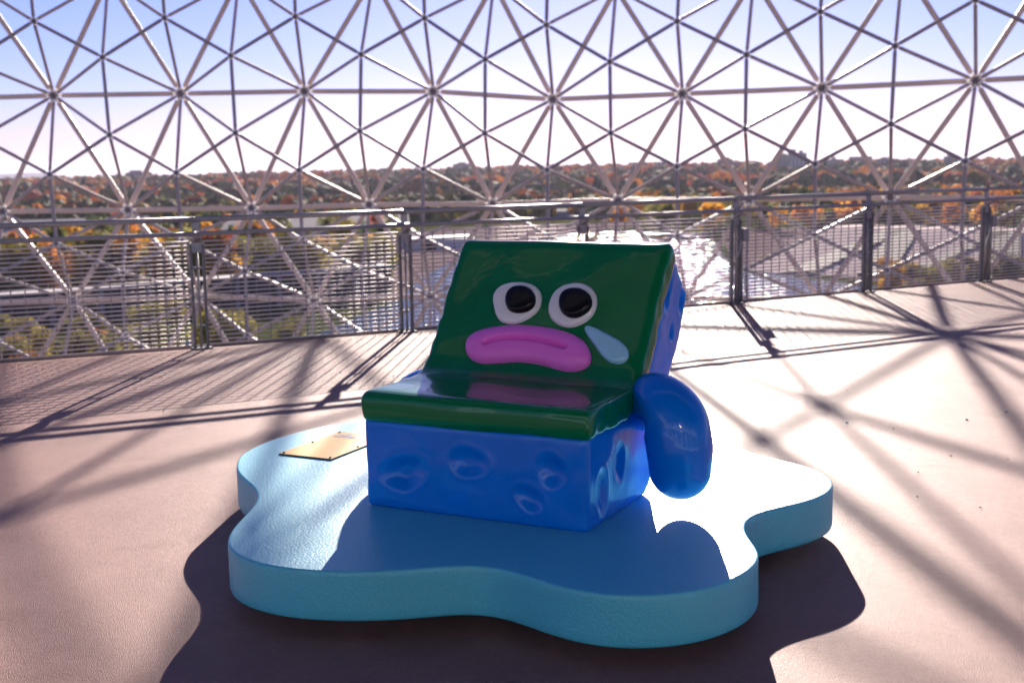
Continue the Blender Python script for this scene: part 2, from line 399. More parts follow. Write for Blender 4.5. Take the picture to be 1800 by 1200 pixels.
for i in range(120):      # belt on the left bank behind the dark wall
    px = rt.uniform(-60, 690); d = rt.uniform(265, 560)
    if 430 < px < 520 and d > 420: continue
    if px < 330 and 480 < d: continue
    r_ = rt.random(); c = 'olive green' if r_ < .3 else 'yellow green' if r_ < .5 else 'dark green' if r_ < .7 else 'orange' if r_ < .83 else 'rust red' if r_ < .9 else 'golden yellow'
    T(px, d, rt.uniform(11, 16), c, 'round' if rt.random() < .8 else 'tall')
for i in range(22):      # trees on the left shore, low behind the first panel
    px = rt.uniform(-80, 300); T(px, rt.uniform(158, 176), rt.uniform(5, 7.5), 'yellow green' if rt.random() < .5 else 'olive green' if rt.random() < .6 else 'orange', wide=1.1)
for i in range(64):      # band above the rail, right half
    px = rt.uniform(700, 1900); d = rt.uniform(560, 720)
    if px < 1120 : d = rt.uniform(620, 800)
    r_ = rt.random(); c = 'golden yellow' if r_ < .25 else 'olive green' if r_ < .5 else 'dark green' if r_ < .75 else 'orange' if r_ < .88 else 'yellow green'
    T(px, d, rt.uniform(8, 12) if px < 1130 else rt.uniform(11, 17), c, 'round' if rt.random() < .85 else 'tall')
for i in range(34):      # close row behind the dark wall on the left bank
    px = rt.uniform(-40, 680); c = rt.choice(('yellow green', 'olive green', 'olive green', 'dark green', 'golden yellow', 'orange', 'yellow green'))
    T(px, rt.uniform(282, 345), rt.uniform(8.5, 13), c, wide=1.15)
for i in range(16):      # shore bushes in front of the wall
    px = rt.uniform(-40, 330); T(px, rt.uniform(196, 226), rt.uniform(3.5, 6), rt.choice(('yellow green', 'olive green', 'yellow green')), wide=1.4)
for i in range(22):      # shrubs along the right shore
    px = rt.uniform(1560, 1860); T(px, rt.uniform(252, 290), rt.uniform(3, 7.5), rt.choice(('yellow green', 'olive green', 'golden yellow', 'yellow green')), wide=1.3)
for i in range(46):      # belt beyond the plaza, right half
    px = rt.uniform(1060, 1900); c = rt.choice(('golden yellow', 'olive green', 'dark green', 'dark green', 'yellow green', 'golden yellow', 'orange'))
    T(px, rt.uniform(490, 600), rt.uniform(9, 14), c, wide=1.2)
for i in range(26):      # band above the rail, left half
    px = rt.uniform(-60, 700); d = rt.uniform(800, 1100)
    r_ = rt.random(); c = 'olive green' if r_ < .3 else 'orange' if r_ < .5 else 'dark conifer green' if r_ < .7 else 'yellow green' if r_ < .9 else 'rust red'
    T(px, d, rt.uniform(10, 15), c, 'cone' if c == 'dark conifer green' else 'round')

label_trees()
# ------------------------------------------------------------------ far buildings
M['bld'] = mat('tower_concrete', (.30, .27, .28), .8, var=(.3, .15))
M['bld2'] = mat('tower_pale', (.48, .45, .45), .8, var=(.3, .1))
M['brick'] = mat('tower_brick', (.25, .15, .13), .8, var=(.3, .15))
M['glass'] = mat('dark_window', (.03, .035, .045), .15, var=(1, .2))
M['wshed'] = mat('white_shed', (.75, .72, .70), .6, var=(.2, .06))
M['roofg'] = mat('grey_roof', (.20, .185, .20), .9, spec=.1, var=(.15, .12))
M['wall_shade'] = mat('dark_quay_wall_and_shadow', (.035, .032, .035), .8, var=(.2, .3))  # quay wall; also the painted shadow bands on the hall
M['conc'] = mat('pink_concrete', (.46, .34, .33), .95, spec=.1, var=(.08, .15))
def building(px, d, wd, hgt, m, label, floors, bays, dep=16, steps=(), name='apartment_block', z_extra=0, rz=None):
    x, y = bear(px, d); z = ground_z(x, y) + z_extra
    e = empty(name, (x, y, z), -math.atan2(x, y) if rz is None else rz); tag(e, label, 'building', 'buildings on the skyline')
    mb = MB(); mb.box((-wd/2, 0, -4), (wd/2, dep, hgt)); 
    mb.build('wall', m, e)
    rb = MB(); rb.box((-wd/2 - .4, -.4, hgt), (wd/2 + .4, dep + .4, hgt + .7)); rf = rb.build('roof', M['bld'], e)
    for (a, b_, hh) in steps:
        sb = MB(); sb.box((a, 2, hgt + .7), (b_, dep - 2, hgt + .7 + hh)); sb.build('roof_hut', m, rf)
    fh = hgt / floors; bw = wd / bays; wm = None
    for i in range(floors):
        for k in range(bays):
            if wm is None:
                q = MB(); q.box((-bw*.32, -.12, -fh*.28), (bw*.32, .05, fh*.28)); o = q.build('window', M['glass'], e); wm = o.data
            else: o = inst('window', wm, e)
            o.location = (-wd/2 + (k + .5) * bw, 0, (i + .55) * fh)
building(1282, 2250, 52, 19, M['brick'], 'wide stepped brick apartment block on the skyline right of the chair', 5, 9, steps=((-20, 8, 5), (-10, 2, 8)))
building(1312, 2300, 22, 15, M['bld'], 'small grey block next to the wide stepped block on the skyline', 4, 4)
building(1378, 2100, 26, 30, M['bld'], 'left half of the tall twin tower on the skyline', 8, 5, steps=((-6, 6, 3),))
building(1402, 2080, 30, 34, M['bld2'], 'tallest pale tower with roof huts on the skyline', 9, 5, steps=((-13, -2, 6), (2, 9, 4)))
building(1465, 2200, 34, 21, M['bld'], 'dark block right of the tallest tower on the skyline', 6, 6, steps=((-4, 4, 4),))
building(1512, 2300, 40, 24, M['bld'], 'low grey slab on the skyline between the towers and the pale block', 6, 7)
building(1560, 2100, 34, 22, M['bld2'], 'pale bluish apartment block on the skyline left of the wide dark tree', 6, 6, steps=((-10, -2, 3),))
building(1590, 2200, 22, 19, M['brick'], 'brown slab at the right end of the pale block on the skyline', 6, 4)
building(1672, 2100, 26, 24, M['bld'], 'lone dark block on the skyline near the right edge', 6, 5, steps=((-8, 0, 4), (4, 8, 3)))
building(255, 2350, 46, 22, M['bld'], 'low blue-grey building on the skyline at far left', 4, 6, steps=((-16, 6, 4),))
building(818, 2400, 34, 24, M['bld'], 'small grey building peeping over the trees left of centre', 4, 6, steps=((-8, 8, 3),))
building(1140, 2400, 70, 20, M['bld2'], 'long low pale building on the skyline right of centre', 3, 9)
def shed(px, d, wd, hgt, dep, m, label, name='warehouse', rz=None, roof=None):
    x, y = bear(px, d); e = empty(name, (x, y, ground_z(x, y)), -math.atan2(x, y) if rz is None else rz)
    tag(e, label, 'building', 'sheds on the plain')
    mb = MB(); mb.box((-wd/2, 0, -1), (wd/2, dep, hgt)); mb.build('wall', m, e)
    rb = MB(); rb.add([(-wd/2-.5, -.5, hgt), (wd/2+.5, -.5, hgt), (wd/2+.5, dep+.5, hgt), (-wd/2-.5, dep+.5, hgt), (-wd/2-.5, dep/2, hgt + dep*.09), (wd/2+.5, dep/2, hgt + dep*.09)],
        [(0,1,5,4), (2,3,4,5), (0,4,3), (1,2,5), (0,3,2,1)]); rb.build('roof', roof or m, e)
    db = MB(); db.box((-2, -.15, 0), (2, 0.02, min(3.4, hgt * .8))); o = db.build('door', M['glass'], e)
    for k in range(1, int(wd // 14)): 
        o2 = inst('door', o.data, e); o2.location = (-wd/2 + 14 * k - 0, 0, 0)
shed(985, 1250, 62, 6, 30, M['wshed'], 'bright white low warehouse among the trees behind the chair top')
shed(1030, 1080, 26, 5, 18, M['wshed'], 'small white shed right of the bright warehouse')
shed(1020, 720, 24, 4, 12, M['bld'], 'dark flat-roofed hut just above the rail in the centre', roof=M['roofg'])
shed(1330, 1500, 60, 6, 24, M['wshed'], 'white low houses row at the foot of the skyline towers')
shed(1515, 1500, 30, 8, 20, M['wshed'], 'small pale house with red trees in front, right skyline')
shed(560, 455, 66, 7.5, 46, M['bld2'], 'large grey panel-roofed pavilion seen under the top rail left of centre', 'pavilion', rz=.1, roof=M['roofg'])
shed(60, 700, 120, 4, 20, M['bld2'], 'long pale low building at the far left under the dome strut', roof=M['roofg'])
shed(760, 430, 30, 4, 12, M['wshed'], 'white boathouse on the quay left of the green chair back', 'boathouse')
# dark retaining wall on the left bank
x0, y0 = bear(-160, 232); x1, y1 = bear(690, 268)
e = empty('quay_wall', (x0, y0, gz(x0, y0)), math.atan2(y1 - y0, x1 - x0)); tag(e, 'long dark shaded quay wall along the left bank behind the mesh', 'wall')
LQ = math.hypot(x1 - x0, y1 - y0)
q = MB(); q.box((0, 0, -3), (LQ, 5, 5.6)); q.build('wall', M['wall_shade'], e)
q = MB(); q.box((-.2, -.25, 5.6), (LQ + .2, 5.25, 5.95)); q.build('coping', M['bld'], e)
pm = None
for k in range(int(LQ // 9)):
    if pm is None: qq = MB(); qq.box((-.4, -.5, -3), (.4, -.01, 5.4)); o = qq.build('buttress', M['bld'], e); pm = o.data
    else: o = inst('buttress', pm, e)
    o.location = (5 + 9 * k, 0, 0)
# folded concrete hall on the right bank (sloping face, its slanting cast shadows modelled as dark strips)
x0, y0 = bear(1305, 318); x1, y1 = bear(1880, 292)
e = empty('concrete_hall', (x0, y0, gz(x0, y0)), math.atan2(y1 - y0, x1 - x0)); tag(e, 'low pinkish concrete hall with painted slanting shadow bands behind the right mesh panels', 'building')
LH = math.hypot(x1 - x0, y1 - y0)
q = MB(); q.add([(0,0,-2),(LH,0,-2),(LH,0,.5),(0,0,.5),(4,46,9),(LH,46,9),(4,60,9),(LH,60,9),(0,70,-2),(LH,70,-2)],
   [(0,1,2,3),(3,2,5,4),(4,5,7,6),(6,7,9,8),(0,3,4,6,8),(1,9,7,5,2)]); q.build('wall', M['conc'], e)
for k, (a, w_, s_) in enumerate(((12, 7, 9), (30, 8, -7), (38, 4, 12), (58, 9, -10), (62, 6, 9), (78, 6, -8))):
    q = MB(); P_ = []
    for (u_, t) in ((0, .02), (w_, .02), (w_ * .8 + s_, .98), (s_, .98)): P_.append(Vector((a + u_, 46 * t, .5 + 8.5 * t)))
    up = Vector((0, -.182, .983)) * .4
    q.add([p - up * .5 for p in P_] + [p + up for p in P_], [(3,2,1,0),(4,5,6,7),(0,1,5,4),(1,2,6,5),(2,3,7,6),(3,0,4,7)]); q.build('shadow_band', M['wall_shade'], e)
# lattice pylon
x, y = bear(706, 2300); e = empty('power_pylon', (x, y, ground_z(x, y))); tag(e, 'faint lattice power pylon on the skyline left of centre', 'pylon')
q = MB()
for sx in (-1, 1):
    for sy in (-1, 1): q.tube((sx*4, sy*4, 0), (sx*.6, sy*.6, 38), .3, 4)
q.build('mast', M['bld'], e)
for hh, l_ in ((26, 8), (31, 7), (36, 5)):
    q = MB(); q.tube((-l_, 0, hh), (l_, 0, hh), .3, 4); q.build('cross_arm', M['bld'], e)
# blue hill at far left
hv = []; hf = []
for k in range(41):
    px = -260 + 440 * k / 40; x, y = bear(px, 14000); t = k / 40
    hz = gz(x, y) + 24 + 105 * math.sin(math.pi * t) ** .7 * (1 + .12 * math.sin(t * 19))
    hv += [(x, y, gz(x, y) - 60), (x, y + 300, hz), (x, y + 2500, gz(x, y) - 60)]
for k in range(40):
    a = 3 * k; hf += [(a, a+3, a+4, a+1), (a+1, a+4, a+5, a+2)]
M['hill'] = mat('hill_woods', (.06, .07, .05), .9, var=(.001, .3))
tag(mesh_obj('hills', hv, hf, M['hill'], smooth=True), kind='structure', label='pale blue hill far behind the left edge')

# ------------------------------------------------------------------ geodesic dome
DK = 1.12; DC = Vector((-6.31 * DK, -11.47 * DK, CAM_H + (0.4 - CAM_H) * DK)); DR = 38.0 * DK; DT = .96 * DK
ROWS = {1: {0: (7.37, -2.65), 1: (7.33, 1.36), 2: (7.26, 5.54), 3: (6.95, 9.26), 4: (6.65, 12.97), 5: (6.74, 17.01), 6: (6.84, 21.13)},
        0: {0: (3.91, -4.62), 1: (3.91, -.70), 2: (3.91, 3.20), 3: (3.82, 7.26), 4: (3.49, 10.98), 5: (3.55, 14.92), 6: (3.59, 18.97), 7: (3.65, 23.14)},
        -1: {0: (.35, -6.45), 1: (.32, -2.58), 2: (.31, 1.33), 3: (.36, 5.10), 4: (.34, 9.04), 5: (.41, 12.96), 6: (.41, 16.91), 7: (.44, 20.94)},
        -2: {0: (-2.52, -4.46), 1: (-2.46, -.49), 2: (-2.66, 3.22), 3: (-2.54, 6.98)}}
LATS = {1: 7.0, 0: 3.75, -1: .36, -2: -2.6}
LON0 = {1: -2.65, 0: -4.55, -1: -6.5, -2: -4.5}
STEP = 3.93
def node(j, i):
    if j in ROWS and i in ROWS[j]: return ROWS[j][i]
    lat = LATS.get(j, 7.0 + 3.3 * (j - 1) if j > 1 else -2.6 + 3.25 * (j + 2))
    if j in ROWS:
        ks = sorted(ROWS[j]); 
        if i > ks[-1]: return (ROWS[j][ks[-1]][0] * .5 + lat * .5, ROWS[j][ks[-1]][1] + 4.02 * (i - ks[-1]))
        return (ROWS[j][ks[0]][0] * .5 + lat * .5, ROWS[j][ks[0]][1] + STEP * (i - ks[0]))
    ph = -2.65 if j % 2 else -4.55
    return (lat, ph + (STEP + .05) * i)
def xyz(lat, lon, r_): 
    a, b_ = R(lat), R(lon); return DC + Vector((math.cos(a) * math.sin(b_), math.cos(a) * math.cos(b_), math.sin(a))) * r_
# column index: node (j,i) -> continuous column so that rows interleave; row 1 i sits between row 0 i and i+1; row -1 i+1 between row 0 i and i+1
J0, J1, I0, I1 = -5, 6, -5, 12
def half(j):   # how many columns this row's index 0 lies left (-) of row 0's index 0, in half steps
    if j == -1: return -1
    return 1 if j % 2 else 0
P = {}
for j in range(J0, J1 + 1):
    for k in range(2 * I0, 2 * I1 + 1):        # k = half-step column
        hj = half(j)
        if (k - hj) % 2 == 0: P[(j, k)] = xyz(*node(j, (k - hj) // 2), DR)
def vis(p):
    d = p - Vector((0, 0, CAM_H)); return abs(d.x / d.y) < .47 and -.22 < d.z / d.y < .17
outer = []; tris = []
for (j, k), p in P.items():
    for dj, dk in ((0, 2), (1, 1), (1, -1)):
        if (j + dj, k + dk) in P: outer.append((p, P[(j + dj, k + dk)]))
    if (j, k + 2) in P:
        for dj in (1, -1):
            if (j + dj, k + 1) in P: tris.append(((j, k), (j, k + 2), (j + dj, k + 1)))
H = {}
for t in tris:
    c = sum((P[a] for a in t), Vector()) / 3; c = DC + (c - DC).normalized() * (DR - DT); H[frozenset(t)] = c
web = []; inner = []; edge = {}
for t, c in H.items():
    for a in t: web.append((P[a], c))
    tl = list(t)
    for e_ in ((0, 1), (1, 2), (0, 2)): edge.setdefault(frozenset((tl[e_[0]], tl[e_[1]])), []).append(c)
for l_ in edge.values():
    if len(l_) == 2: inner.append((l_[0], l_[1]))
dome = empty('geodesic_dome', DC); tag(dome, 'huge open geodesic steel dome lattice enclosing the deck', 'dome')
cyl = MB(); cyl.tube((0, 0, 0), (0, 0, 1), 1, 10, caps=False)
cm = bpy.data.meshes.new('strut'); cm.from_pydata([tuple(v) for v in cyl.v], [], cyl.f); cm.materials.append(M['dome'])
cm.polygons.foreach_set('use_smooth', [True] * len(cm.polygons))
def struts(lst, name, r_, ga, gb):
    lst = sorted(lst, key=lambda s: (not vis((s[0] + s[1]) / 2), ((s[0] + s[1]) / 2).length))
    rest = MB()
    for n_, (a, b_) in enumerate(lst):
        d = (b_ - a).normalized(); a2 = a + d * ga; b2 = b_ - d * gb
        if n_ < 299 and vis((a + b_) / 2):
            q = d.to_track_quat('Z', 'Y').to_matrix().to_4x4()
            o = bpy.data.objects.new(name, cm); L_ = (b2 - a2).length
            o.parent = dome; COL.objects.link(o)
            o.matrix_local = Matrix.Translation(a2 - DC) @ q @ Matrix.Diagonal((r_, r_, L_, 1))
        else: rest.tube(a2 - DC, b2 - DC, r_, 6, caps=False)
    o = rest.build(name, M['dome'], dome, smooth=True); o['kind'] = 'stuff'
struts(outer, 'outer_strut', .060, .19, .19)
struts(web, 'web_strut', .040, .19, .11)
struts(inner, 'inner_strut', .042, .11, .11)
def hubs(lst, name, r_, n_, conn):
    rest = MB()
    for p, nb in lst:
        nrm = (p - DC).normalized(); mb = MB()
        mb.tube(-nrm * .05, nrm * .05, r_, 12, 0)
        for q in nb:
            d = (q - p).normalized(); mb.tube(d * (r_ * .95), d * conn, .036, 6, 1)
            mb.tube(d * conn, d * (conn + .06), .034, 6, 0, r2=.045)
        if vis(p): o = mb.build(name, [M['dome_hub'], M['dome_cap']], dome, smooth=False); o.location = p - DC
        else: rest.add([v + p - DC for v in mb.v], mb.f)
    o = rest.build(name, M['dome_hub'], dome); o['kind'] = 'stuff'
adj = {}
for lst in (outer, web, inner):
    for a, b_ in lst:
        adj.setdefault(a.to_tuple(4), []).append(b_); adj.setdefault(b_.to_tuple(4), []).append(a)
hubs([(p, adj.get(p.to_tuple(4), [])) for p in P.values()], 'outer_hub', .106, 12, .185)
hubs([(p, adj.get(p.to_tuple(4), [])) for p in H.values()], 'inner_hub', .045, 6, .10)

# ------------------------------------------------------------------ unseen block added behind the viewer to bounce sun and block sky
M['bounce_face'] = mat('added_bounce_face', (.38, .46, .62), .7, var=(.4, .2))  # bluish, to cool the sun bounced by the added block
M['sky_block'] = mat('added_sky_block', (.03, .03, .036), .8, var=(.4, .2))
light_blk = empty('added_light_block', (0, -6.5, 0)); tag(light_blk, 'added unseen block on the deck behind the viewer, shaping the light', 'building')
mb = MB(); mb.box((-15, -7, 0), (20, 0, 15)); mb.build('wall', M['bounce_face'], light_blk)
mb = MB(); mb.box((-15.4, -7.2, 15), (20.4, 9.4, 15.5)); mb.build('roof', M['deck_side'], light_blk)
mb = MB(); mb.box((-15.2, .01, 8.6), (20.2, 9.2, 14.99)); mb.build('added_sky_blocker', M['sky_block'], light_blk)  # added dark overhang, keeps overhead sky light off the deck
wm = None
for i in range(2):
    for k in range(11):
        if wm is None: q = MB(); q.box((-1.2, -.02, -1.2), (1.2, .05, 1.2)); o = q.build('window', M['glass'], light_blk); wm = o.data
        else: o = inst('window', wm, light_blk)
        o.location = (-13 + 3.1 * k, 0, 2.0 + 3.4 * i)

# ------------------------------------------------------------------ guard railing
rail = empty('guard_railing', PV[4]); tag(rail, 'galvanised guard railing with wire mesh panels along the deck edge', 'railing')
O = PV[4]
SID = .052   # half post width
TOPZ = .965
shared = {}
def shared_mesh(key, fn, m, smooth=False):
    if key not in shared:
        mb = fn(); me = bpy.data.meshes.new(key); me.from_pydata([tuple(v) for v in mb.v], [], mb.f); me.materials.append(m)
        if smooth: me.polygons.foreach_set('use_smooth', [True] * len(me.polygons))
        shared[key] = me
    return shared[key]
def B(lo, hi):
    def f():
        mb = MB(); mb.box(lo, hi); return mb
    return f
def side_bars():
    mb = MB()
    for s_ in (-1, 1): mb.box((s_*SID - .0065, -.03, 0), (s_*SID + .0065, .03, .90))
    return mb
def bracket():
    mb = MB(); mb.box((-SID + .008, -.012, .83), (SID - .008, .012, .93))
    mb.box((-.030, -.010, .93), (.030, .010, 1.09)); 
    mb.add([(-.03,-.011,.93),(.03,-.011,.93),(.03,-.105,.978),(-.03,-.105,.978),(-.03,-.011,.915),(.03,-.011,.915),(.03,-.105,.963),(-.03,-.105,.963)],
           [(0,1,2,3),(7,6,5,4),(0,4,5,1),(3,2,6,7),(1,5,6,2),(0,3,7,4)])
    return mb
def HW(a, b):
    mb = MB(); mb.tube((a, 0, 0), (b, 0, 0), .0062, 8); return mb
def rodf():
    mb = MB(); mb.tube((0, 0, 0), (0, 0, .84), .011, 8); return mb
BZ = lambda p: .985
dirs = []
for i, p in enumerate(PV):
    d = (PV[min(i + 1, len(PV) - 1)] - PV[max(i - 1, 0)]).normalized(); dirs.append(d)
for i, p in enumerate(PV):
    rz = math.atan2(dirs[i].y, dirs[i].x)
    o = inst('post', shared_mesh('post', side_bars, M['steel_dark']), rail); o.location = p - O; o.rotation_euler = (0, 0, rz)
    inst('bracket', shared_mesh('bracket', bracket, M['steel']), o)
    inst('centre_rod', shared_mesh('centre_rod', rodf, M['steel'], True), o)
    for hz in (.20, .45, .70):
        r_ = inst('rung', shared_mesh('rung', B((-SID + .007, -.008, -.008), (SID - .007, .008, .008)), M['steel']), o); r_.location = (0, 0, hz)
    bp_ = inst('base_plate', shared_mesh('base_plate', B((-.085, -.06, 0.001), (.085, .06, .012)), M['steel_dark']), o)
    if i in (5, 7):
        mb = MB(); mb.box((.062, -.055, .66), (.135, .0, .80)); mb.build('junction_box', M['box_grey'], o)
        mb = MB(); mb.path([(.03, -.045, .84), (.03, -.045, .62), (.02, -.045, .56), (-.02, -.045, .50), (-.02, -.045, .02)], .013, 8)
        mb.path([(.05, -.045, .68), (.055, -.045, .5), (.055, -.045, .02)], .011, 8); mb.build('conduit', M['steel'], o, smooth=True)
for i in range(len(PV) - 1):
    a, b_ = PV[i] - O, PV[i + 1] - O; d = (b_ - a).normalized(); n_ = Vector((-d.y, d.x, 0)); Lp = (b_ - a).length
    rz = math.atan2(d.y, d.x)
    Mx = Matrix.Rotation(rz, 4, 'Z')
    mb = MB(); mb.tube((0, .012, 1.112), (Lp, .012, 1.112), .023, 12); o = mb.build('top_rail', M['steel'], rail, smooth=True); o.location = a; o.rotation_euler = (0, 0, rz)
    mb = MB(); mb.tube((0, -.115, .995), (Lp, -.115, .995), .019, 12); o = mb.build('hand_rail', M['steel'], rail, smooth=True); o.location = a; o.rotation_euler = (0, 0, rz)
    x0 = SID + .009; x1 = Lp - SID - .009
    mb = MB()
    for xx in (x0, x1): mb.box((xx - .004, -.012, .03), (xx + .004, .012, .925))
    pn = mb.build('mesh_panel', M['steel'], rail); pn.location = a; pn.rotation_euler = (0, 0, rz)
    inview = 1 <= i <= 7
    if inview:
        nh = 24
        for k in range(nh + 1):
            zz = .035 + (.925 - .035) * k / nh
            h_ = inst('horizontal_wire', shared_mesh('hw%d' % i, lambda: HW(x0, x1), M['wire'], True), pn); h_.location = (0, 0, zz)
        nv = 16
        for k in range(1, nv):
            xx = x0 + (x1 - x0) * k / nv
            mesh = shared_mesh('vw', B((-.0045, .0072, .03), (.0045, .0140, .928)), M['steel_dark'])
            v_ = inst('vertical_wire', mesh, pn); v_.location = (xx, 0, 0)
    else:
        mb = MB()
        for k in range(25): zz = .035 + .89 * k / 24; mb.box((x0, -.0065, zz - .0045), (x1, .0065, zz + .0045))
        for k in range(1, 16): xx = x0 + (x1 - x0) * k / 16; mb.box((xx - .0035, .0072, .03), (xx + .0035, .014, .928))
        w_ = mb.build('wire_mesh', M['wire'], pn); w_['kind'] = 'stuff'
    mb = MB(); mb.box((0, .062, -.05), (Lp, .082, .022)); o = mb.build('toe_plate', M['steel_dark'], rail); o.location = a; o.rotation_euler = (0, 0, rz)

# ------------------------------------------------------------------ cloud platform
ZT = .235; ZB = .058
OUT = [(-1.273,5.62),(-1.245,5.455),(-1.175,5.29),(-1.105,5.153),(-1.062,5.02),(-1.045,4.887),(-1.053,4.726),(-1.064,4.575),(-1.055,4.432),(-1.025,4.316),(-.967,4.215),(-.884,4.135),(-.783,4.078),(-.671,4.044),(-.54,4.028),(-.405,4.034),(-.285,4.055),(-.186,4.072),(-.093,4.055),(-.007,3.995),(.079,3.905),(.170,3.825),(.275,3.768),(.395,3.750),(.522,3.770),(.633,3.826),(.732,3.917),(.800,4.025),(.835,4.13),(.841,4.23),(.836,4.358),(.846,4.47),(.888,4.58),(.975,4.665),(1.095,4.738),(1.21,4.83),(1.290,4.945),(1.330,5.07),(1.328,5.21),(1.29,5.33),(1.215,5.44),(1.13,5.54),(1.075,5.66),(1.05,5.80),(1.045,5.94),(1.04,6.09),(1.01,6.25),(.94,6.41),(.85,6.55),(.68,6.65),(.49,6.70),(.28,6.71),(.07,6.68),(-.12,6.62),(-.30,6.56),(-.47,6.53),(-.63,6.515),(-.79,6.475),(-.92,6.405),(-1.04,6.29),(-1.14,6.15),(-1.22,6.0),(-1.265,5.84),(-1.282,5.73)]
def smooth_closed(pts, sub):
    n = len(pts); o = []
    for i in range(n):
        p0, p1, p2, p3 = (Vector(pts[(i + k) % n]) for k in (-1, 0, 1, 2))
        for s_ in range(sub):
            t = s_ / sub
            o.append(.5 * ((2*p1) + (-p0+p2)*t + (2*p0-5*p1+4*p2-p3)*t*t + (-p0+3*p1-3*p2+p3)*t**3))
    return o
pts = smooth_closed([(x, y) for x, y in OUT], 4)
for _ in range(6): pts = [(pts[i-1] + pts[i]*2 + pts[(i+1) % len(pts)]) / 4 for i in range(len(pts))]
n = len(pts)
nor = []
for i in range(n):
    d = (pts[(i+1) % n] - pts[i-1]).normalized(); nor.append(Vector((-d.y, d.x)))   # inward for a counter-clockwise outline
area = sum(pts[i].x * pts[(i+1) % n].y - pts[(i+1) % n].x * pts[i].y for i in range(n))
if area < 0: nor = [-q for q in nor]
prof = [(.010, ZB), (.003, ZB + .004), (0, ZB + .014)] + [(0, ZB + .014 + (ZT - ZB - .034) * k / 5) for k in range(1, 6)] + [(.0010, ZT - .0075), (.003, ZT - .003), (.0065, ZT - .0006), (.011, ZT)]
rn = random.Random(5)
vs = []; fs = []
for (ins, z) in prof:
    for i in range(n):
        wob = .0018 * noise.noise(Vector((pts[i].x * 9, pts[i].y * 9, z * 14))) if .1 < z < ZT - .02 else 0
        p = pts[i] + nor[i] * (ins + wob); vs.append((p.x, p.y, z))
for k in range(len(prof) - 1):
    for i in range(n): fs.append((k*n+i, k*n+(i+1) % n, (k+1)*n+(i+1) % n, (k+1)*n+i))
fs.append(tuple(range((len(prof)-1)*n, len(prof)*n))); fs.append(tuple(range(n-1, -1, -1)))
plat = empty('cloud_platform', (0, 5.2, 0)); tag(plat, 'light blue cloud-shaped low platform carrying the chair sculpture', 'platform')
me = bpy.data.meshes.new('slab'); me.from_pydata([(x, y - 5.2, z) for x, y, z in vs], [], fs); me.materials.append(M['base'])
bm = bmesh.new(); bm.from_mesh(me); bmesh.ops.recalc_face_normals(bm, faces=bm.faces); bm.to_mesh(me); bm.free()
sm = [len(p.vertices) == 4 for p in me.polygons]; me.polygons.foreach_set('use_smooth', sm)
inst('slab', me, plat)
for (fx, fy) in ((.03, 4.33), (-.75, 4.55), (.62, 4.3), (-.95, 5.65), (1.0, 5.15), (.7, 6.2), (-.5, 6.1)):
    mb = MB(); mb.box((-.075, -.075, 0), (.075, .075, ZB - .001)); o = mb.build('foot', M['foot'], plat); o.location = (fx, fy - 5.2, 0); o.rotation_euler = (0, 0, .6)

# ------------------------------------------------------------------ face chair sculpture
A0 = Vector((-.57800783, 4.84075933, ZT)); U = Vector((.89095035, -.45410073, 0)); V = Vector((.45410073, .89095035, 0)); W = .945
AX = math.atan2(U.y, U.x)
chair = empty('face_chair_sculpture', A0, AX)
tag(chair, 'glossy green and blue sponge-shaped chair sculpture with sad crying face', 'sculpture')
# local frame of the chair: x = across (u), y = depth (v), z = up
def voxel_prism(name, prof, u0, u1, m, vox, iters, deform=None, bev=.022):
    n = len(prof); vs = [(u0, v_, z) for v_, z in prof] + [(u1, v_, z) for v_, z in prof]
    fs = [tuple(range(n)), tuple(range(2*n-1, n-1, -1))] + [(i, i+n, (i+1) % n + n, (i+1) % n) for i in range(n)]
    bm = bmesh.new(); b_ = [bm.verts.new(v) for v in vs]
    for f in fs: bm.faces.new([b_[i] for i in f])
    bmesh.ops.recalc_face_normals(bm, faces=bm.faces)
    me = bpy.data.meshes.new(name); bm.to_mesh(me); bm.free()
    o = bpy.data.objects.new(name, me); COL.objects.link(o)
    b_ = o.modifiers.new('b', 'BEVEL'); b_.width = bev; b_.segments = 4; b_.limit_method = 'ANGLE'; b_.angle_limit = R(50)
    r_ = o.modifiers.new('r', 'REMESH'); r_.mode = 'VOXEL'; r_.voxel_size = vox; r_.use_smooth_shade = True
    s_ = o.modifiers.new('s', 'SMOOTH'); s_.factor = .5; s_.iterations = iters
    bpy.context.view_layer.update()
    me2 = bpy.data.meshes.new_from_object(o.evaluated_get(bpy.context.evaluated_depsgraph_get()))
    bpy.data.objects.remove(o)
    me2.materials.clear(); me2.materials.append(m)
    if deform:
        co = [v.co.copy() for v in me2.vertices]; no = [v.normal.copy() for v in me2.vertices]
        flat = []
        for c, nn_ in zip(co, no): flat += list(deform(c, nn_))
        me2.vertices.foreach_set('co', flat)
    me2.polygons.foreach_set('use_smooth', [True] * len(me2.polygons)); me2.update()
    me2.name = name
    return inst(name, me2, chair)
def ss(a, b_, x):
    t = min(1, max(0, (x - a) / (b_ - a))); return t * t * (3 - 2 * t)
DENTF = [(.165, .150, .118, .068, .042, .25), (.453, .220, .083, .062, .038, -.1), (.804, .222, .062, .064, .036, .1), (.713, .107, .068, .046, .034, -.35)]
DENTS = [(.125, .125, .060, .090, .032, 0), (.300, .200, .052, .078, .030, .1), (.86, .79, .030, .085, .032, -.55), (.88, .625, .026, .045, .028, -.5), (1.02, .75, .035, .075, .028, -.5)]
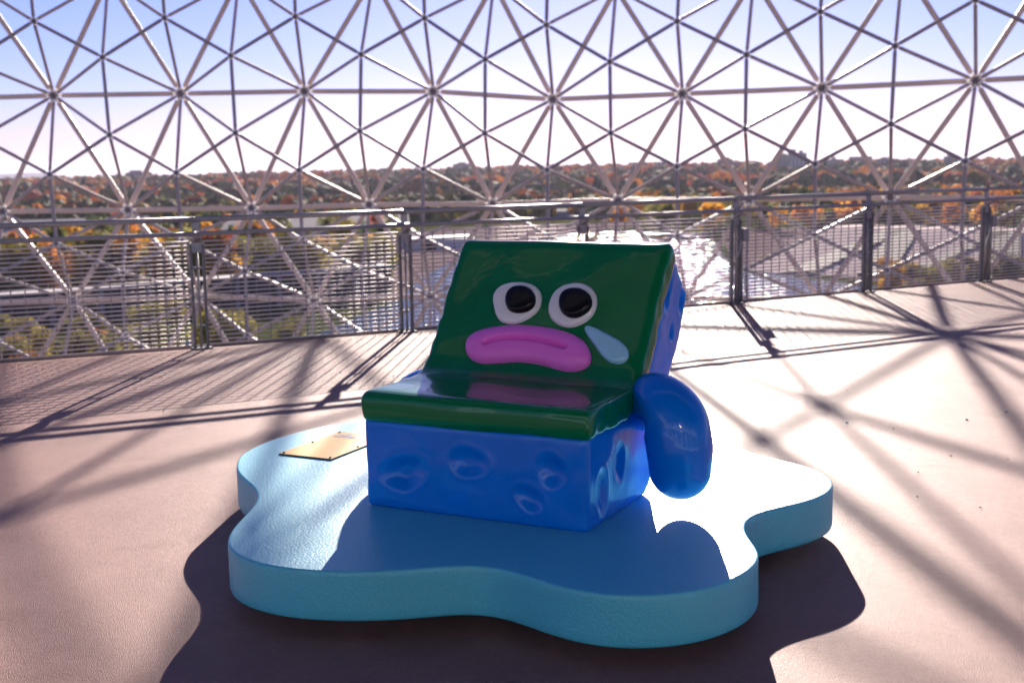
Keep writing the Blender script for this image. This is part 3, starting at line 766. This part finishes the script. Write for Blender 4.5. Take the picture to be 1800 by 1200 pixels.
def dent(a, b_, lst):
    s_ = 0
    for (ca, cb, ra, rb, dep, rot) in lst:
        x, y = a - ca, b_ - cb; x, y = x * math.cos(rot) + y * math.sin(rot), -x * math.sin(rot) + y * math.cos(rot)
        r_ = math.hypot(x / ra, y / rb) * (1 + .05 * math.sin(2 * math.atan2(y, x) + ca * 9) + .04 * math.sin(3 * math.atan2(y, x) + cb * 20))
        s_ += dep * .62 * (1 - ss(.25, 1.05, r_)) - .002 * math.exp(-((r_ - 1.12) / .12) ** 2)
    return s_
def def_blue(c, nrm):
    n1 = noise.noise(c * 4.5) * .007 + noise.noise(c * 11 + Vector((3, 1, 2))) * .0028
    p = c + nrm * n1
    if c.z < .03: p = c + nrm * n1 * .3
    if nrm.y < -.6 and c.z < .34: p = p + Vector((0, dent(c.x, c.z, DENTF), 0))
    if nrm.x > .6: p = p - Vector((dent(c.y, c.z, DENTS), 0, 0))
    if nrm.x < -.6: p = p + Vector((dent(c.y, c.z, DENTS), 0, 0))
    return p
BP = [(-.008, -.004), (-.008, .36), (.38, .36), (.46, .372), (.53, .41), (.60, .488), (.715, .655), (.902, .915), (.942, .925), (1.098, .765), (1.0, .60), (.87, .445), (.76, .31), (.70, .22), (.672, .13), (.64, .04), (.575, -.004)]
voxel_prism('body', BP, -.012, W + .006, M['blue'], .0095, 20, def_blue, .014)
GP = [(-.016, .340), (-.022, .40), (-.016, .462), (.20, .461), (.40, .466), (.452, .482), (.497, .528), (.535, .585), (.679, .785), (.822, .984), (.848, .999), (.868, .996), (.915, .930), (.71, .648), (.628, .532), (.56, .44), (.485, .376), (.40, .345), (.2, .340)]
def def_green(c, nrm):
    n1 = noise.noise(c * 3.6 + Vector((5, 5, 5))) * .006
    if abs(nrm.x) > .35: n1 += noise.noise(c * 14) * .007
    if nrm.y < -.5 and c.z < .48: n1 += .004 * math.sin(c.x * 9)
    return c + nrm * n1
voxel_prism('cushion', GP, -.020, W + .020, M['green'], .0085, 26, def_green)
# arms
def arm(pts, rad, name='arm'):
    seg = 28; vs = []; fs = []
    cp = [Vector(p) for p in pts]; dense = []; dr = []
    n = len(cp)
    for i in range(n - 1):
        p0, p1, p2, p3 = cp[max(i-1, 0)], cp[i], cp[i+1], cp[min(i+2, n-1)]
        for s_ in range(10):
            t = s_ / 10; dense.append(.5 * ((2*p1) + (-p0+p2)*t + (2*p0-5*p1+4*p2-p3)*t*t + (-p0+3*p1-3*p2+p3)*t**3)); dr.append(rad[i] * (1 - ss(0, 1, t)) + rad[i+1] * ss(0, 1, t))
    dense.append(cp[-1]); dr.append(rad[-1])
    d = (dense[-1] - dense[-4]).normalized(); e_ = dense[-1].copy(); re = dr[-1]
    for k in range(1, 9):
        a = math.pi / 2 * k / 8.001; dense.append(e_ + d * re * math.sin(a)); dr.append(re * math.cos(a))
    ref = Vector((0, 1, 0)); m_ = len(dense)
    for i, p in enumerate(dense):
        t = (dense[min(i+1, m_-1)] - dense[max(i-1, 0)]).normalized(); x = t.cross(ref).normalized()
        for k in range(seg):
            a = 2 * math.pi * k / seg; q = p + (x * math.cos(a) + ref * math.sin(a)) * dr[i]
            vs.append(q + (q - p) * noise.noise(q * 5) * .05)
    for i in range(m_ - 1):
        for k in range(seg): fs.append((i*seg+k, i*seg+(k+1) % seg, (i+1)*seg+(k+1) % seg, (i+1)*seg+k))
    fs.append(tuple(range((m_-1)*seg, m_*seg)))
    bm = bmesh.new(); bvs = [bm.verts.new(v) for v in vs]
    for f in fs: bm.faces.new([bvs[i] for i in f])
    bmesh.ops.recalc_face_normals(bm, faces=bm.faces)
    me = bpy.data.meshes.new(name); bm.to_mesh(me); bm.free(); me.materials.append(M['blue']); me.polygons.foreach_set('use_smooth', [True] * len(me.polygons))
    return inst(name, me, chair)
arm([(.82, .62, .32), (.93, .56, .365), (1.045, .45, .392), (1.118, .425, .345), (1.148, .415, .26), (1.152, .415, .165)], [.07, .105, .132, .134, .131, .120])
arm([(.10, .60, .28), (.02, .60, .33), (-.07, .59, .34), (-.13, .58, .31), (-.165, .575, .25), (-.17, .575, .19)], [.09, .10, .11, .112, .110, .105])
# face pieces as rounded reliefs on the slanted backrest
TN = Vector((0, .811, -.585)); TT = Vector((0, .585, .811))
def face_pt(u_, s_, off): return Vector((u_, 0, 0)) + TN * off + TT * s_
def dist_poly(p, poly):
    best = 9; bq = None; inside = False; n = len(poly)
    for i in range(n):
        a, b_ = poly[i], poly[(i+1) % n]; ab = b_ - a; t = max(0, min(1, (p - a).dot(ab) / ab.length_squared)); q = a + ab * t
        dd = (p - q).length
        if dd < best: best = dd; bq = q
        if (a.y > p.y) != (b_.y > p.y) and p.x < (b_.x - a.x) * (p.y - a.y) / (b_.y - a.y) + a.x: inside = not inside
    return best, bq, inside
def dist_line(p, ln):
    best = 9
    for i in range(len(ln) - 1):
        a, b_ = ln[i], ln[i+1]; ab = b_ - a; t = max(0, min(1, (p - a).dot(ab) / ab.length_squared)); best = min(best, (p - a - ab * t).length)
    return best
def relief(name, outl, base_off, hgt, rad, m, parent, step=.005, groove=None, dome_=0.0):
    poly = smooth_closed(outl, 4)
    for _ in range(3): poly = [(poly[i-1] + poly[i]*2 + poly[(i+1) % len(poly)]) / 4 for i in range(len(poly))]
    n = len(poly); inw = []
    area = sum(poly[i].x * poly[(i+1) % n].y - poly[(i+1) % n].x * poly[i].y for i in range(n))
    for i in range(n):
        d = (poly[(i+1) % n] - poly[i-1]).normalized(); q = Vector((-d.y, d.x)); inw.append(q if area > 0 else -q)
    def hf(p, d):
        t = min(1, d / rad); h_ = hgt * (1 - (1 - t) ** 2.2) ** .5 if t < 1 else hgt
        if groove: g = dist_line(p, groove); h_ *= 1 - .78 * math.exp(-(g / .0095) ** 2) 
        return h_ + dome_ * min(1, d / (rad * 2.5))
    from mathutils.geometry import delaunay_2d_cdt
    P2 = [v.copy() for v in poly]; H2 = [0.0] * n
    # rings close to the rim, then a grid
    for dd in (.0008, .0025, .005):
        for i in range(0, n):
            q = poly[i] + inw[i] * dd; P2.append(q); H2.append(hf(q, dd))
    xs = [v.x for v in poly]; ys = [v.y for v in poly]
    y = min(ys)
    while y < max(ys):
        x = min(xs)
        while x < max(xs):
            p = Vector((x + (.5 * step if int((y - min(ys)) / step) % 2 else 0), y)); d, q, ins = dist_poly(p, poly)
            if ins and d > .0075: P2.append(p); H2.append(hf(p, d))
            x += step
        y += step
    rvs, re_, rf, ov, oe, of_ = delaunay_2d_cdt(P2, [(i, (i+1) % n) for i in range(n)], [], 1, 1e-6)
    hmap = [H2[o_[0]] if o_ else 0 for o_ in ov]
    vs = [face_pt(v.x, v.y, base_off - h_) for v, h_ in zip(rvs, hmap)]; fs = [tuple(f) for f in rf]
    k = len(vs); idx = [None] * n
    for ri, o_ in enumerate(ov):
        for q in o_:
            if q < n: idx[q] = ri
    for i in range(n): vs.append(face_pt(poly[i].x, poly[i].y, base_off + .035))
    for i in range(n):
        a, b_ = idx[i], idx[(i+1) % n]
        if a is not None and b_ is not None: fs.append((a, b_, k + (i+1) % n, k + i))
    bm = bmesh.new(); bvs = [bm.verts.new(v) for v in vs]
    for f in fs:
        try: bm.faces.new([bvs[i] for i in f])
        except ValueError: pass
    bmesh.ops.recalc_face_normals(bm, faces=bm.faces)
    # make the front face the viewer
    c = sum((f.normal for f in bm.faces), Vector())
    if c.dot(TN) > 0: bmesh.ops.reverse_faces(bm, faces=bm.faces)
    me = bpy.data.meshes.new(name); bm.to_mesh(me); bm.free(); me.materials.append(m); me.polygons.foreach_set('use_smooth', [True] * len(me.polygons))
    return inst(name, me, parent)
eyeL = [(.233,.979),(.224,1.029),(.251,1.07),(.314,1.089),(.388,1.083),(.438,1.049),(.46,.994),(.448,.939),(.394,.896),(.339,.883),(.277,.904)]
eyeR = [(.503,.942),(.494,1.004),(.51,1.054),(.554,1.086),(.622,1.094),(.681,1.063),(.71,1.005),(.704,.946),(.669,.905),(.614,.883),(.551,.896)]
tear = [(.68,.881),(.694,.898),(.731,.889),(.786,.866),(.847,.838),(.888,.805),(.902,.768),(.885,.737),(.838,.733),(.788,.762),(.745,.808),(.705,.848)]
lips = [(.163,.764),(.162,.805),(.195,.842),(.259,.865),(.343,.88),(.435,.885),(.528,.879),(.617,.862),(.686,.832),(.727,.788),(.745,.742),(.731,.708),(.692,.688),(.642,.684),(.576,.698),(.509,.709),(.43,.712),(.354,.704),(.277,.694),(.22,.703),(.182,.73)]
groove = [Vector(p) for p in ((.274,.776),(.311,.792),(.379,.805),(.457,.806),(.537,.798),(.605,.783),(.631,.777))]
pupL = [(.300,.982),(.301,1.029),(.334,1.055),(.388,1.054),(.428,1.023),(.444,.974),(.42,.938),(.37,.925),(.326,.939)]
pupR = [(.55,.979),(.55,1.027),(.585,1.053),(.641,1.053),(.685,1.022),(.699,.974),(.676,.934),(.628,.913),(.577,.934)]
e1 = relief('eye', eyeL, .092, .020, .016, M['white'], chair, dome_=.006)
relief('pupil', pupL, .070, .028, .016, M['black'], e1, dome_=.003)
e2 = relief('eye', eyeR, .092, .020, .016, M['white'], chair, dome_=.006)
relief('pupil', pupR, .070, .028, .016, M['black'], e2, dome_=.003)
relief('lips', lips, .094, .052, .085, M['pink'], chair, step=.0045, groove=groove)
relief('teardrop', tear, .092, .020, .022, M['tear'], chair, dome_=.004)

# ------------------------------------------------------------------ brass plaque
M['brass'] = mat('brass_plaque', (.78, .44, .13), .6, spec=.15, metal=0, var=(6, .06), bump=(5, .05, .01), stain=(5, (.62, .45, .38), .55, .5))
M['plq_edge'] = mat('plaque_edge', (.02, .035, .03), .4, var=(20, .2))
M['ink'] = mat('plaque_lettering', (.12, .10, .26), .5, var=(20, .1))
L0 = Vector((-1.102, 5.725, ZT)); px_ = Vector((.897, -.442, 0)).normalized(); py_ = Vector((.442, .897, 0)).normalized()
plq = empty('plaque', L0, math.atan2(px_.y, px_.x)); tag(plq, 'small golden rectangular plaque screwed to the platform left of the chair', 'plaque')
PW, PH = .296, .50
mb = MB(); mb.box((0, 0, .0005), (PW, PH, .005)); mb.build('backing', M['plq_edge'], plq)
mb = MB(); mb.box((.0015, .0015, .0052), (PW - .0015, PH - .0015, .0075)); mb.build('plate', M['brass'], plq)
sc = None
for (a, b_) in ((.018, .018), (PW - .018, .018), (.018, .25), (PW - .018, .25), (.018, PH - .018), (PW - .018, PH - .018)):
    if sc is None: mb = MB(); mb.tube((0, 0, .0076), (0, 0, .0125), .0065, 10, r2=.004); o = mb.build('screw', M['foot'], plq); sc = o.data
    else: o = inst('screw', sc, plq)
    o.location = (a, b_, 0)
cu = bpy.data.curves.new('title', 'FONT'); cu.body = 'chelew'; cu.size = .10; cu.shear = .35; cu.extrude = .0003; cu.offset = .0022; cu.space_character = .92
to = bpy.data.objects.new('title', cu); COL.objects.link(to); bpy.context.view_layer.update()
tm = bpy.data.meshes.new_from_object(to.evaluated_get(bpy.context.evaluated_depsgraph_get())); bpy.data.objects.remove(to)
tm.materials.clear(); tm.materials.append(M['ink']); o = inst('lettering', tm, plq); o.location = (.022, PH - .105, .0082)

# ------------------------------------------------------------------ small things on the deck
bolt = MB(); bolt.tube((0, 0, .001), (0, 0, .004), .011, 10); bolt.tube((0, 0, .004), (0, 0, .010), .006, 6)
bmz = None
for k, (x, y) in enumerate(((2.70, 7.30), (3.02, 7.52), (3.12, 7.25), (1.98, 7.28))):
    if bmz is None: o = bolt.build('floor_bolt', M['dome_cap']); bmz = o.data
    else: o = inst('floor_bolt', bmz)
    o.location = (x, y, 0)
    tag(o, ['leftmost of the three close floor bolts at the right edge of the deck', 'farthest of the three close floor bolts at the right edge of the deck', 'rightmost of the three close floor bolts at the right edge of the deck', 'single small steel floor bolt standing apart towards the platform'][k], 'bolt', 'steel anchor bolts in the deck')
rd = random.Random(9); mb = MB()
M['litter'] = mat('dry_leaf_bits', (.10, .06, .04), .9, var=(40, .4))
for k in range(90):
    x = rd.uniform(-4, 5); y = rd.uniform(2.6, 11); s_ = rd.choice((.003, .004, .005, .006, .008)); a = rd.uniform(0, 6.28)
    if -1.35 < x < 1.4 and 3.7 < y < 6.8: continue
    v_ = []
    for t in range(5):
        r_ = s_ * rd.uniform(.5, 1.2); v_.append((x + math.cos(a + t * 1.257) * r_ * 1.6, y + math.sin(a + t * 1.257) * r_, .002 + rd.uniform(0, .005)))
    v_.append((x, y, .009)); mb.add(v_, [(i, (i+1) % 5, 5) for i in range(5)] + [(4, 3, 2, 1, 0)])
tag(mb.build('leaf_litter', M['litter']), 'tiny dry leaf bits and grit scattered over the deck', 'litter', kind='stuff')

# ------------------------------------------------------------------ the air
hz = bpy.data.materials.new('haze'); hz.use_nodes = True; N = hz.node_tree.nodes; L = hz.node_tree.links
for n_ in list(N):
    if n_.type == 'BSDF_PRINCIPLED': N.remove(n_)
pv = N.new('ShaderNodeVolumePrincipled'); pv.inputs['Color'].default_value = (.78, .78, .95, 1); pv.inputs['Density'].default_value = .00004; pv.inputs['Anisotropy'].default_value = .2
L.new(pv.outputs[0], N['Material Output'].inputs['Volume'])
mb = MB(); mb.box((-34000, -40, -520), (34000, 29000, 26)); tag(mb.build('haze', hz), 'thin pale haze in the air', 'haze', kind='stuff')
